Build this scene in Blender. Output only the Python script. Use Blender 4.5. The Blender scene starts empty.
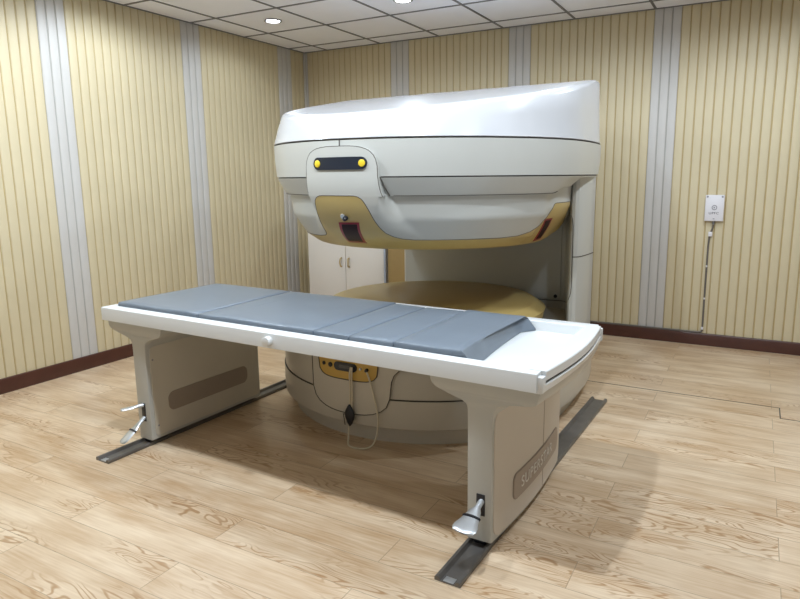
import bpy, bmesh, math, random
from mathutils import Vector, Matrix
random.seed(7)
C = bpy.context.scene.collection
PI = math.pi
def R(d): return math.radians(d)

# ------------------------------------------------------------------ materials
def mat(name, col, rough=0.5, metal=0.0, spec=0.5, coat=0.0, noise=0.0, nscale=30, emit=None, estr=0, bump=0.0, bscale=80, trans=0.0, alpha=1.0):
    m = bpy.data.materials.new(name); m.use_nodes = True
    nt = m.node_tree; b = nt.nodes['Principled BSDF']
    b.inputs['Base Color'].default_value = (*col, 1)
    b.inputs['Roughness'].default_value = rough
    b.inputs['Metallic'].default_value = metal
    b.inputs['Specular IOR Level'].default_value = spec
    b.inputs['Coat Weight'].default_value = coat
    b.inputs['Coat Roughness'].default_value = 0.15
    b.inputs['Transmission Weight'].default_value = trans
    if emit:
        b.inputs['Emission Color'].default_value = (*emit, 1); b.inputs['Emission Strength'].default_value = estr
    tc = nt.nodes.new('ShaderNodeTexCoord')
    if noise > 0:
        n = nt.nodes.new('ShaderNodeTexNoise'); n.inputs['Scale'].default_value = nscale; n.inputs['Detail'].default_value = 4
        nt.links.new(tc.outputs['Object'], n.inputs['Vector'])
        mx = nt.nodes.new('ShaderNodeMix'); mx.data_type = 'RGBA'
        mx.inputs['A'].default_value = (*[c*(1-noise) for c in col], 1); mx.inputs['B'].default_value = (*[min(1, c*(1+noise)) for c in col], 1)
        nt.links.new(n.outputs['Fac'], mx.inputs['Factor']); nt.links.new(mx.outputs['Result'], b.inputs['Base Color'])
    if bump > 0:
        n2 = nt.nodes.new('ShaderNodeTexNoise'); n2.inputs['Scale'].default_value = bscale; n2.inputs['Detail'].default_value = 3
        nt.links.new(tc.outputs['Object'], n2.inputs['Vector'])
        bp = nt.nodes.new('ShaderNodeBump'); bp.inputs['Strength'].default_value = bump; bp.inputs['Distance'].default_value = 0.002
        nt.links.new(n2.outputs['Fac'], bp.inputs['Height']); nt.links.new(bp.outputs['Normal'], b.inputs['Normal'])
    return m

M = {}
M['white'] = mat('white_enamel', (0.49, 0.49, 0.455), 0.34, coat=0.25, noise=0.02, nscale=6)
M['lidwhite'] = mat('gloss_white_enamel', (0.50, 0.505, 0.52), 0.25, coat=0.4, noise=0.02, nscale=5)
M['tablewhite'] = mat('table_white_enamel', (0.74, 0.76, 0.76), 0.33, coat=0.2, noise=0.015, nscale=6)
M['cream'] = mat('cream_enamel', (0.60, 0.56, 0.475), 0.4, coat=0.1, noise=0.02, nscale=6)
M['beige'] = mat('beige_panel', (0.62, 0.56, 0.48), 0.42, noise=0.02, nscale=6)
M['gold'] = mat('gold_ochre_enamel', (0.47, 0.345, 0.125), 0.36, coat=0.15, noise=0.03, nscale=8)
M['goldstrip'] = mat('yellow_ochre_label', (0.62, 0.40, 0.09), 0.4, noise=0.03, nscale=20)
M['seam'] = mat('dark_seam', (0.10, 0.09, 0.075), 0.8, noise=0.1)
M['black'] = mat('black_plastic', (0.012, 0.013, 0.018), 0.35, noise=0.1)
M['display'] = mat('dark_display', (0.015, 0.02, 0.032), 0.3, noise=0.15, nscale=200)
M['yellow'] = mat('yellow_lamp_cap', (0.80, 0.58, 0.03), 0.4, noise=0.03)
M['red'] = mat('dark_red_frame', (0.26, 0.008, 0.018), 0.3, noise=0.05)
M['redin'] = mat('smoked_red_glass', (0.02, 0.003, 0.005), 0.45, spec=0.2, noise=0.3, nscale=12)
M['steel'] = mat('brushed_steel', (0.62, 0.65, 0.68), 0.3, metal=0.75, noise=0.06, nscale=40)
M['rail'] = mat('dark_rail_metal', (0.19, 0.18, 0.17), 0.38, metal=0.6, noise=0.25, nscale=14)
M['plate'] = mat('taupe_badge', (0.33, 0.275, 0.225), 0.45, noise=0.03)
M['badge'] = mat('taupe_badge_light', (0.40, 0.33, 0.27), 0.45, noise=0.03)
M['letter'] = mat('pale_letters', (0.72, 0.70, 0.66), 0.4, noise=0.02)
M['pad'] = mat('grey_blue_vinyl', (0.165, 0.198, 0.238), 0.36, coat=0.0, noise=0.06, nscale=9, bump=0.12, bscale=25)
M['tube'] = mat('translucent_beige_tube', (0.66, 0.60, 0.46), 0.3, noise=0.02)
M['cabinet'] = mat('white_laminate', (0.74, 0.70, 0.65), 0.45, noise=0.015, nscale=5)
M['brass'] = mat('pale_brass', (0.60, 0.47, 0.25), 0.35, metal=0.6, noise=0.05)
M['slat'] = mat('cream_slat', (0.61, 0.525, 0.345), 0.5, noise=0.07, nscale=3, bump=0.05, bscale=60)
M['slatwhite'] = mat('white_slat', (0.56, 0.54, 0.51), 0.5, noise=0.05, nscale=3)
M['groove'] = mat('tan_groove', (0.46, 0.35, 0.17), 0.6, noise=0.1, nscale=4)
M['groovewhite'] = mat('grey_groove', (0.40, 0.385, 0.35), 0.6, noise=0.05, nscale=4)
M['tbar'] = mat('grey_ceiling_bar', (0.16, 0.16, 0.17), 0.5, noise=0.03)
M['tile'] = mat('ceiling_tile', (0.88, 0.89, 0.96), 0.9, noise=0.03, nscale=4, bump=0.1, bscale=300)
M['plain'] = mat('dark_unseen_wall', (0.36, 0.35, 0.33), 0.6, noise=0.04, nscale=3)  # unseen front and right walls, darkened to cut bounced light under the table
M['base'] = mat('mahogany_skirting', (0.075, 0.026, 0.017), 0.3, noise=0.25, nscale=9)
M['chrome'] = mat('lamp_trim_grey', (0.30, 0.31, 0.33), 0.3, metal=0.8, noise=0.03)
M['lamp'] = mat('lit_lamp_lens', (1, 1, 1), 0.5, emit=(0.93, 0.96, 1.0), estr=14)
M['boxwhite'] = mat('off_white_plastic', (0.74, 0.72, 0.74), 0.4, noise=0.02)
M['cablegrey'] = mat('dark_grey_cable', (0.15, 0.13, 0.11), 0.5, noise=0.1)
M['greymark'] = mat('grey_print', (0.30, 0.29, 0.31), 0.5, noise=0.05)

def floor_material():
    m = bpy.data.materials.new('oak_laminate_planks'); m.use_nodes = True
    nt = m.node_tree; N = nt.nodes; Lk = nt.links; b = N['Principled BSDF']
    def nd(t, **k):
        n = N.new(t)
        for a, v in k.items(): setattr(n, a, v)
        return n
    def math_(op, a, bb=None, c=None):
        n = nd('ShaderNodeMath', operation=op)
        for i, x in enumerate((a, bb, c)):
            if x is None: continue
            if isinstance(x, (int, float)): n.inputs[i].default_value = x
            else: Lk.new(x, n.inputs[i])
        return n.outputs[0]
    tc = nd('ShaderNodeTexCoord')
    mp = nd('ShaderNodeMapping'); mp.inputs['Location'].default_value = (0.05, 3.571, 0)
    Lk.new(tc.outputs['Object'], mp.inputs['Vector'])
    br = nd('ShaderNodeTexBrick'); br.offset = 0.5; br.offset_frequency = 2; br.squash = 1
    br.inputs['Color1'].default_value = (0, 0, 0, 1); br.inputs['Color2'].default_value = (1, 1, 1, 1); br.inputs['Mortar'].default_value = (0.5, 0.5, 0.5, 1)
    br.inputs['Scale'].default_value = 1; br.inputs['Mortar Size'].default_value = 0.0016; br.inputs['Mortar Smooth'].default_value = 0.2
    br.inputs['Brick Width'].default_value = 1.22; br.inputs['Row Height'].default_value = 0.161
    Lk.new(mp.outputs['Vector'], br.inputs['Vector'])
    sep = nd('ShaderNodeSeparateXYZ'); Lk.new(tc.outputs['Object'], sep.inputs[0])
    rnd = nd('ShaderNodeSeparateColor'); Lk.new(br.outputs['Color'], rnd.inputs[0])
    rid = rnd.outputs[0]
    # stretched coordinates, shifted per plank
    cx = math_('ADD', math_('MULTIPLY', sep.outputs[0], 1.9), math_('MULTIPLY', rid, 37.0))
    cy = math_('ADD', math_('MULTIPLY', sep.outputs[1], 9.0), math_('MULTIPLY', rid, 91.0))
    comb = nd('ShaderNodeCombineXYZ'); Lk.new(cx, comb.inputs[0]); Lk.new(cy, comb.inputs[1])
    n1 = nd('ShaderNodeTexNoise'); n1.inputs['Scale'].default_value = 0.9; n1.inputs['Detail'].default_value = 3.0; n1.inputs['Roughness'].default_value = 0.42; n1.inputs['Distortion'].default_value = 0.35
    Lk.new(comb.outputs[0], n1.inputs['Vector'])
    rings = math_('SINE', math_('MULTIPLY', n1.outputs['Fac'], 150.0))
    rmp = nd('ShaderNodeMapRange'); rmp.inputs['From Min'].default_value = 0.35; rmp.inputs['From Max'].default_value = 1.0
    Lk.new(rings, rmp.inputs['Value'])
    n2 = nd('ShaderNodeTexNoise'); n2.inputs['Scale'].default_value = 0.55; n2.inputs['Detail'].default_value = 2
    mp2 = nd('ShaderNodeMapping'); mp2.inputs['Location'].default_value = (31, 17, 5); Lk.new(comb.outputs[0], mp2.inputs['Vector']); Lk.new(mp2.outputs['Vector'], n2.inputs['Vector'])
    msk = nd('ShaderNodeMapRange'); msk.inputs['From Min'].default_value = 0.50; msk.inputs['From Max'].default_value = 0.60
    Lk.new(n2.outputs['Fac'], msk.inputs['Value'])
    grain = math_('MULTIPLY', rmp.outputs[0], msk.outputs[0])
    # fine straight fibres
    cfx = nd('ShaderNodeCombineXYZ'); Lk.new(math_('MULTIPLY', sep.outputs[0], 5.0), cfx.inputs[0]); Lk.new(math_('MULTIPLY', sep.outputs[1], 110.0), cfx.inputs[1])
    n3 = nd('ShaderNodeTexNoise'); n3.inputs['Scale'].default_value = 1.0; n3.inputs['Detail'].default_value = 3
    Lk.new(cfx.outputs[0], n3.inputs['Vector'])
    # soft blotches
    n4 = nd('ShaderNodeTexNoise'); n4.inputs['Scale'].default_value = 2.6; n4.inputs['Detail'].default_value = 4
    Lk.new(tc.outputs['Object'], n4.inputs['Vector'])
    n5 = nd('ShaderNodeTexNoise'); n5.inputs['Scale'].default_value = 1.3; n5.inputs['Detail'].default_value = 3
    Lk.new(comb.outputs[0], n5.inputs['Vector'])
    base = nd('ShaderNodeMix', data_type='RGBA'); base.inputs['A'].default_value = (0.52, 0.345, 0.195, 1); base.inputs['B'].default_value = (0.77, 0.615, 0.44, 1)
    bl = nd('ShaderNodeMapRange'); bl.inputs['From Min'].default_value = 0.36; bl.inputs['From Max'].default_value = 0.58
    s = math_('ADD', math_('MULTIPLY', n4.outputs['Fac'], 0.25), math_('ADD', math_('MULTIPLY', n3.outputs['Fac'], 0.25), math_('ADD', math_('MULTIPLY', n5.outputs['Fac'], 0.4), math_('MULTIPLY', rid, 0.05))))
    Lk.new(s, bl.inputs['Value']); Lk.new(bl.outputs[0], base.inputs['Factor'])
    g = nd('ShaderNodeMix', data_type='RGBA'); g.inputs['B'].default_value = (0.36, 0.18, 0.06, 1)
    Lk.new(base.outputs['Result'], g.inputs['A']); Lk.new(math_('MULTIPLY', grain, 0.75), g.inputs['Factor'])
    mo = nd('ShaderNodeMix', data_type='RGBA'); mo.inputs['B'].default_value = (0.25, 0.17, 0.10, 1)
    Lk.new(g.outputs['Result'], mo.inputs['A']); Lk.new(math_('MULTIPLY', br.outputs['Fac'], 0.6), mo.inputs['Factor'])
    Lk.new(mo.outputs['Result'], b.inputs['Base Color'])
    b.inputs['Roughness'].default_value = 0.36; b.inputs['Specular IOR Level'].default_value = 0.45
    b.inputs['Coat Weight'].default_value = 0.25; b.inputs['Coat Roughness'].default_value = 0.28
    bp = nd('ShaderNodeBump'); bp.inputs['Strength'].default_value = 0.2; bp.inputs['Distance'].default_value = 0.002
    Lk.new(math_('ADD', n3.outputs['Fac'], grain), bp.inputs['Height']); Lk.new(bp.outputs['Normal'], b.inputs['Normal'])
    return m
M['floor'] = floor_material()

# ------------------------------------------------------------------ frames
OX, OY, PHI = 1.414, -3.504, -0.032          # the scanner's own frame on the floor
CP, SP = math.cos(PHI), math.sin(PHI)
def m2w(u, v, z): return Vector((OX+u*CP-v*SP, OY+u*SP+v*CP, z))

def link(name, bm, mats, parent=None, smooth=35, weld=True):
    if weld: bmesh.ops.remove_doubles(bm, verts=bm.verts, dist=1e-5)
    bmesh.ops.recalc_face_normals(bm, faces=bm.faces)
    if smooth:
        for f in bm.faces: f.smooth = True
        for e in bm.edges:
            if len(e.link_faces) == 2 and e.calc_face_angle(0) > R(smooth): e.smooth = False
    me = bpy.data.meshes.new(name); bm.to_mesh(me); bm.free()
    if not isinstance(mats, (list, tuple)): mats = [mats]
    for m in mats: me.materials.append(m)
    o = bpy.data.objects.new(name, me); C.objects.link(o)
    if parent: o.parent = parent
    return o
def tag(o, label=None, cat=None, group=None, kind=None):
    if label: o['label'] = label
    if cat: o['category'] = cat
    if group: o['group'] = group
    if kind: o['kind'] = kind
    return o
def empty(name, loc, rz=0):
    o = bpy.data.objects.new(name, None); C.objects.link(o); o.location = loc; o.rotation_euler = (0, 0, rz); o.empty_display_size = 0.1
    return o
class Frame:
    """meshes given in scanner coordinates (u, v, z), stored relative to the thing's base"""
    def __init__(s, root, base): s.root, s.base = root, Vector(base)
    def put(s, name, bm, mats, parent=None, smooth=35, weld=True):
        for v in bm.verts: v.co -= s.base
        return link(name, bm, mats, parent or s.root, smooth, weld)
def mthing(name, u, v, z, label, cat, group=None):
    r = empty(name, m2w(u, v, z), PHI); tag(r, label, cat, group)
    return r, Frame(r, (u, v, z))

def box(bm, x0, x1, y0, y1, z0, z1, bev=0.0, seg=2):
    vs = [bm.verts.new((x, y, z)) for x in (x0, x1) for y in (y0, y1) for z in (z0, z1)]
    fs = [bm.faces.new([vs[i] for i in q]) for q in ((0, 1, 3, 2), (4, 6, 7, 5), (0, 4, 5, 1), (2, 3, 7, 6), (0, 2, 6, 4), (1, 5, 7, 3))]
    if bev > 0:
        es = {e for f in fs for e in f.edges}
        bmesh.ops.bevel(bm, geom=list(es), offset=bev, segments=seg, affect='EDGES', profile=0.5)
    return bm
def rows(bm, rws, close=True, cap0=False, cap1=False, mi=None):
    """skin a list of equally long point rows"""
    vr = [[bm.verts.new(p) for p in r] for r in rws]
    n = len(rws[0])
    for i in range(len(vr)-1):
        for j in range(n if close else n-1):
            a, b, c, d = vr[i][j], vr[i][(j+1) % n], vr[i+1][(j+1) % n], vr[i+1][j]
            q = []
            for p in (a, b, c, d):
                if not any((p.co-x.co).length < 1e-7 for x in q): q.append(p)
            if len(q) < 3: continue
            f = bm.faces.new(q)
            if mi: f.material_index = mi[i]
    if cap0: bm.faces.new(vr[0])
    if cap1: bm.faces.new(vr[-1])
    return vr
def tube(bm, pts, r, n=8, caps=True):
    pts = [Vector(p) for p in pts]
    up = Vector((0.3, 0.2, 1)).normalized(); rws = []
    for i, p in enumerate(pts):
        t = (pts[min(i+1, len(pts)-1)]-pts[max(i-1, 0)]).normalized()
        a = t.cross(up)
        if a.length < 1e-3: a = t.cross(Vector((1, 0, 0)))
        a.normalize(); b = t.cross(a).normalized(); up = b*-1 if False else up
        rr = r[i] if isinstance(r, (list, tuple)) else r
        rws.append([p+a*rr*math.cos(2*PI*k/n)+b*rr*math.sin(2*PI*k/n) for k in range(n)])
    rows(bm, rws, True, caps, caps); return bm
def spline(pts, n=10):
    P = [Vector(p) for p in pts]; P = [P[0]*2-P[1]]+P+[P[-1]*2-P[-2]]; out = []
    for i in range(1, len(P)-2):
        for k in range(n):
            t = k/n
            out.append(0.5*((2*P[i])+(P[i+1]-P[i-1])*t+(2*P[i-1]-5*P[i]+4*P[i+1]-P[i+2])*t*t+(3*P[i]-P[i-1]-3*P[i+1]+P[i+2])*t**3))
    out.append(P[-2]); return out
def lerp(a, b, t): return a+(b-a)*t
def table(tb, x):
    if x <= tb[0][0]: return tb[0][1]
    for (a, b), (c, d) in zip(tb, tb[1:]):
        if x <= c: return lerp(b, d, (x-a)/(c-a)) if c > a else d
    return tb[-1][1]
def sstep(a, b, x):
    t = max(0, min(1, (x-a)/(b-a))); return t*t*(3-2*t)

# ------------------------------------------------------------------ the room
H = 2.523; XR, YF = 5.6, -6.4
PER = 1.1453; SL = PER/18
def slat_wall(name, length, off, horizontal):
    """fluted cladding: slats with a groove between, three white ones in every eighteen. Runs from 0 to length."""
    bm = bmesh.new(); g = 0.003; d = 0.006; prof = []; k0 = int(math.floor(-off/SL))-1; k = k0
    while off+k*SL < length:
        a, b = off+k*SL, off+(k+1)*SL
        wh = (k % 18) in (0, 1, 2); m0 = 1 if wh else 0; m1 = 3 if wh else 2
        if b > 0:
            A, B = max(a, 0), min(b, length)
            prof += [(A, d, m1), (min(A+g, B), d, m1), (min(A+g+.0025, B), 0.0015, m0), (min(A+g+0.007, B), 0, m0), (max(A, B-0.007-g), 0, m0), (max(A, B-g-.0025), 0.0015, m0), (max(A, B-g), d, m1)]
        k += 1
    prof.append((length, d, 0))
    lo = []; hi = []
    for (s, dd, m) in prof:
        for lst, z in ((lo, 0.0), (hi, H)):
            lst.append(bm.verts.new((s, dd, z) if horizontal else (-dd, -s, z)))
    for i in range(len(prof)-1):
        if prof[i+1][0]-prof[i][0] < 1e-6 and abs(prof[i+1][1]-prof[i][1]) < 1e-6: continue
        f = bm.faces.new([lo[i], lo[i+1], hi[i+1], hi[i]]); f.material_index = prof[i][2]
    # backing gives the wall thickness
    if horizontal: box(bm, 0, length, 0.02, 0.12, 0, H)
    else: box(bm, -0.12, -0.02, -length, 0, 0, H)
    o = link(name, bm, [M['slat'], M['slatwhite'], M['groove'], M['groovewhite']], smooth=30)
    return tag(o, kind='structure')
slat_wall('wall_back', XR, 0.989, True)
slat_wall('wall_left', -YF, 0.205, False)
bm = bmesh.new(); box(bm, -0.12, XR+0.12, YF-0.12, 0.12, -0.1, 0.0); tag(link('floor', bm, M['floor'], smooth=0), kind='structure')
bm = bmesh.new(); box(bm, XR, XR+0.12, YF, 0.12, 0, H); tag(link('wall_right', bm, M['plain'], smooth=0), kind='structure')
bm = bmesh.new(); box(bm, -0.12, XR+0.12, YF-0.12, YF, 0, H); tag(link('wall_front', bm, M['plain'], smooth=0), kind='structure')
# ceiling: tiles a little above a grid of bars, downlight holes covered by the fixtures
TX, TY = 0.287, 0.249
bm = bmesh.new(); box(bm, -0.12, XR+0.12, YF-0.12, 0.12, H+0.002, H+0.1)
tag(link('ceiling', bm, M['tile'], smooth=0), kind='structure')
bm = bmesh.new(); x = TX
while x < XR: box(bm, x-0.0085, x+0.0085, YF, 0, H-0.003, H+0.004); x += 0.6
y = TY
while y < -YF: box(bm, 0, XR, -y-0.0085, -y+0.0085, H-0.0028, H+0.004); y += 0.6
box(bm, 0, XR, -0.018, 0, H-0.0026, H+0.004); box(bm, 0, 0.018, YF, 0, H-0.0026, H+0.004)
tag(link('trim_1', bm, M['tbar'], smooth=0), 'grey metal bars between the square ceiling tiles', kind='structure')
# skirting boards
def skirting(name, horizontal, length):
    bm = bmesh.new(); pr = [(0, 0), (0.016, 0), (0.016, 0.082), (0.011, 0.092), (0, 0.094)]
    r = []
    for s in (0, length): r.append([((s, -d, z) if horizontal else (d, -s, z)) for d, z in pr])
    rows(bm, r, True, True, True)
    return tag(link(name, bm, M['base'], smooth=30), kind='structure')
skirting('baseboard_back', True, XR); skirting('baseboard_left', False, -YF)
bm = bmesh.new(); box(bm, 0.0, 0.022, -0.022, 0.0, 0.094, H-0.003, 0.004); tag(link('trim_2', bm, M['slatwhite']), 'thin pale strip in the room corner', kind='structure')
# open expansion joint in the floor
bm = bmesh.new(); box(bm, 0.02, 4.262, -1.281, -1.274, 0, 0.0008); box(bm, 4.256, 4.262, -1.45, -1.275, 0, 0.0008); box(bm, 4.256, XR, -1.456, -1.449, 0, 0.0008)
tag(link('trim_3', bm, M['seam'], smooth=0), 'dark stepped joint line across the floor', kind='structure')

# downlights
def downlight():
    r = empty('ceiling_downlight', (0, 0, H)); bm = bmesh.new()
    prof = [(0.070, 0.0), (0.070, -0.005), (0.062, -0.008), (0.055, -0.004), (0.052, 0.0015)]
    rows(bm, [[(a*math.cos(2*PI*k/32), a*math.sin(2*PI*k/32), z) for k in range(32)] for a, z in prof])
    link('trim_ring', bm, M['chrome'], r)
    bm = bmesh.new(); rows(bm, [[(a*math.cos(2*PI*k/32), a*math.sin(2*PI*k/32), z) for k in range(32)] for a, z in ((0.0525, 0.001), (0.05, -0.006), (0.035, -0.009), (0.012, -0.0105))], cap1=True, cap0=True)
    link('lens', bm, M['lamp'], r)
    return r
dl = downlight(); first = True
LIGHTS = []
for iy, yy in enumerate((-1.17, -2.37, -3.57)):
    for ix, xx in enumerate((0.614, 1.782, 2.95, 4.12)):
        LIGHTS.append((xx, yy))
        if (ix, iy) in ((0, 0), (1, 0)):
            if first: o = dl; first = False
            else:
                o = dl.copy(); C.objects.link(o)
                for ch in dl.children:
                    c = ch.copy(); C.objects.link(c); c.parent = o
            o.location = (xx, yy, H)
            tag(o, 'round lit downlight in the ceiling near the room corner, the left one' if ix == 0 else 'round lit downlight cut by the top edge of the photo', 'ceiling light', 'recessed ceiling downlights')
def spot(xx, yy, power, size=0.03, angle=176, col=(0.80, 0.90, 1.0), blend=0.5):
    l = bpy.data.lights.new('downlight_beam', 'SPOT'); l.energy = power; l.shadow_soft_size = size; l.spot_size = R(angle); l.spot_blend = blend; l.color = col
    o = bpy.data.objects.new('downlight_beam', l); C.objects.link(o); o.location = (xx, yy, H-0.03)
POW = {(0.614, -3.57): 56, (1.782, -3.57): 76, (2.95, -3.57): 92, (4.12, -3.57): 38, (0.614, -2.37): 30, (1.782, -2.37): 16, (2.95, -2.37): 20, (4.12, -2.37): 52, (0.614, -1.17): 12, (1.782, -1.17): 14, (2.95, -1.17): 18, (4.12, -1.17): 45}
for (xx, yy) in LIGHTS:
    spot(xx, yy, POW.get((xx, yy), 5))
# soft cool fill light added behind the camera, no window built
l = bpy.data.lights.new('front_fill', 'AREA'); l.shape = 'RECTANGLE'; l.size = 3.2; l.size_y = 1.5; l.energy = 3; l.color = (0.82, 0.90, 1.0)
o = bpy.data.objects.new('front_fill', l); C.objects.link(o); o.location = (3.2, YF+0.05, 1.6); o.rotation_euler = (R(90), 0, 0)

# ------------------------------------------------------------------ scanner
CU, CV = 0.886, 1.666
def plan(r, th, rb=1.32, n=2.5):
    """cover outline: a half circle towards the table, a fuller oval towards the back"""
    c, s = math.cos(th), math.sin(th)
    if s <= 0 or rb is None: return CU+r*c, CV+r*s
    a, b = r, r*rb
    k = (abs(c/a)**n+abs(s/b)**n)**(-1/n)
    return CU+k*c, CV+k*s
TH = [2*PI*k/180 for k in range(180)]
S, F = mthing('mri_scanner', CU, CV, 0, 'large white open magnetic resonance scanner with gold rimmed upper magnet, behind the table', 'medical scanner')
def adiff(th, c):
    return abs((math.degrees(th)-c+180) % 360-180)
# lower magnet
def lathe(prof, rb=1.32, capb=True, capt=True):
    bm = bmesh.new()
    rws = [[(*plan(p[0], t, rb), p[1]) for t in TH] for p in prof]
    rows(bm, rws, True, capb, capt, [p[2] for p in prof]); return bm
F.put('floor_plinth', lathe([(0.838, 0.0, 0), (0.842, 0.05, 0), (0.855, 0.094, 0)]), M['cream'])
F.put('lower_cover', lathe([(0.85, 0.086, 0), (0.885, 0.088, 0), (0.896, 0.097, 0), (0.899, 0.12, 0), (0.899, 0.2405, 1), (0.888, 0.2415, 1), (0.888, 0.2455, 1), (0.893, 0.2465, 0), (0.893, 0.36, 0), (0.882, 0.39, 0), (0.80, 0.43, 0), (0.70, 0.445, 0)]), [M['cream'], M['seam']])
F.put('lower_pole_plate', lathe([(0.66, 0.44, 0), (0.672, 0.512, 0), (0.680, 0.545, 0), (0.622, 0.582, 0), (0.610, 0.5855, 0)], None), M['gold'])
# panel on the front of the lower magnet
def patch_rows(zs, fth, fr, off, n=24, th_c=-89.5):
    """rows of a curved patch: fth(z) gives left/right angles, fr(z, th) the radius"""
    out = []
    for z in zs:
        a, b = fth(z); out.append([(z, lerp(a, b, j/n)) for j in range(n+1)])
    return out
def patch(zs, fth, fr, thick, n=24, mats=None):
    bm = bmesh.new(); g = patch_rows(zs, fth, fr, 0, n)
    def P(z, th, d): r = fr(z, th)+d; t = R(th); return (CU+r*math.cos(t), CV+r*math.sin(t), z)
    fr_ = [[bm.verts.new(P(z, t, 0)) for z, t in row] for row in g]
    bk = [[bm.verts.new(P(z, t, -thick)) for z, t in row] for row in g]
    m = len(zs)
    for i in range(m-1):
        for j in range(n):
            bm.faces.new([fr_[i][j], fr_[i][j+1], fr_[i+1][j+1], fr_[i+1][j]])
    ring = [(0, j) for j in range(n)]+[(i, n) for i in range(m-1)]+[(m-1, j) for j in range(n, 0, -1)]+[(i, 0) for i in range(m-1, 0, -1)]
    for k in range(len(ring)):
        a, b = ring[k], ring[(k+1) % len(ring)]
        bm.faces.new([fr_[a[0]][a[1]], bk[a[0]][a[1]], bk[b[0]][b[1]], fr_[b[0]][b[1]]])
    outline = [Vector(fr_[a][b].co) for a, b in ring]
    return bm, outline
def zrange(a, b, n): return [lerp(a, b, i/n) for i in range(n+1)]
def lowp(z):
    hw = table([(0.1495, 1.5), (0.151, 4), (0.155, 6.5), (0.163, 9), (0.18, 11.7), (0.205, 13.6), (0.25, 14.8), (0.335, 15.4), (0.37, 16.3), (0.42, 19.5)], z)
    hl = table([(0.1495, 1.5), (0.151, 4), (0.155, 6.5), (0.163, 9), (0.18, 11.7), (0.205, 13.6), (0.25, 14.8), (0.45, 15)], z)
    return -89.3-hl, -89.3+hw
RP = 0.908
bm, ol = patch([0.1495, 0.151, 0.155, 0.163, 0.171, 0.18, 0.192, 0.205, 0.225, 0.25, 0.3, 0.335, 0.37, 0.395, 0.42], lowp, lambda z, t: RP, 0.06)
lp = F.put('lower_front_panel', bm, M['cream'])
pts = [p for p in ol]; pts = pts[-14:]+pts[:24]+pts[24:24+14]   # left side, bottom, right side
bm = bmesh.new(); tube(bm, [Vector((CU, CV, p.z))+(p-Vector((CU, CV, p.z)))*1.001 for p in pts], 0.0024, 6); F.put('panel_seam', bm, M['seam'], lp)
def strp(z):
    hw = table([(0.3255, 5), (0.328, 7.2), (0.333, 8.6), (0.342, 9.8), (0.36, 10.8), (0.42, 11.3)], z); return -89.2-hw, -89.2+hw
zs = [0.3255, 0.328, 0.333, 0.342, 0.36, 0.39, 0.4185]
bm, ol = patch(zs, strp, lambda z, t: RP+0.006, 0.02)
cs = F.put('control_strip', bm, M['goldstrip'], lp)
pts = ol[-6:]+ol[:24]+ol[24:24+7]
bm = bmesh.new(); tube(bm, [Vector((CU, CV, p.z))+(p-Vector((CU, CV, p.z)))*1.001 for p in pts], 0.0026, 6); F.put('strip_seam', bm, M['seam'], lp)
def disc_on(bm, th, z, r, rad, h, n=20, tilt=0.0):
    c = Vector((math.cos(R(th)), math.sin(R(th)), tilt)).normalized(); t = Vector((-math.sin(R(th)), math.cos(R(th)), 0)); up = c.cross(t).normalized()
    o = Vector((CU+r*math.cos(R(th)), CV+r*math.sin(R(th)), z))
    rws = [[o+c*d+(t*math.cos(2*PI*k/n)+up*math.sin(2*PI*k/n))*rr for k in range(n)] for d, rr in ((-0.006, rad), (h*0.7, rad), (h, rad*0.8))]
    rows(bm, rws, True, True, True)
bm = bmesh.new(); disc_on(bm, -98.0, 0.39, RP+0.008, 0.0095, 0.004); F.put('port', bm, M['black'], lp)
bm = bmesh.new(); disc_on(bm, -95.2, 0.389, RP+0.008, 0.0125, 0.004); F.put('port', bm, M['black'], lp)
bm = bmesh.new(); disc_on(bm, -83.7, 0.392, RP+0.008, 0.006, 0.01); F.put('switch', bm, M['steel'], lp)
bm = bmesh.new(); disc_on(bm, -81.6, 0.389, RP+0.008, 0.009, 0.014); F.put('knob', bm, M['black'], lp)
def rrect(z0, z1, t0, t1, rc, rr):
    """rounded rectangle limits on a cylinder of radius rr"""
    def f(z):
        d = min(z-z0, z1-z); e = 0 if d >= rc else rc-math.sqrt(max(0, rc*rc-(rc-d)**2)); e = math.degrees(e/rr); return t0+e, t1-e
    h = rc; k = [0, .03, .1, .25, .5, .75, 1]
    return [z0+h*a for a in k]+([] if (z1-z0) <= 2*rc+1e-4 else [])+[z1-h*a for a in reversed(k)][(1 if (z1-z0) <= 2*rc+1e-4 else 0):], f
zs, f = rrect(0.369, 0.412, -93.6, -85.1, 0.021, RP)
bm, ol = patch(zs, f, lambda z, t: RP+0.011, 0.01, 12); F.put('display', bm, M['display'], lp)
zs, f = rrect(0.383, 0.399, -91.6, -87.1, 0.006, RP)
bm, ol = patch(zs, f, lambda z, t: RP+0.0125, 0.006, 10); F.put('display_window', bm, mat('dim_display_glass', (0.07, 0.075, 0.08), 0.3, noise=0.4, nscale=120), lp)

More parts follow.
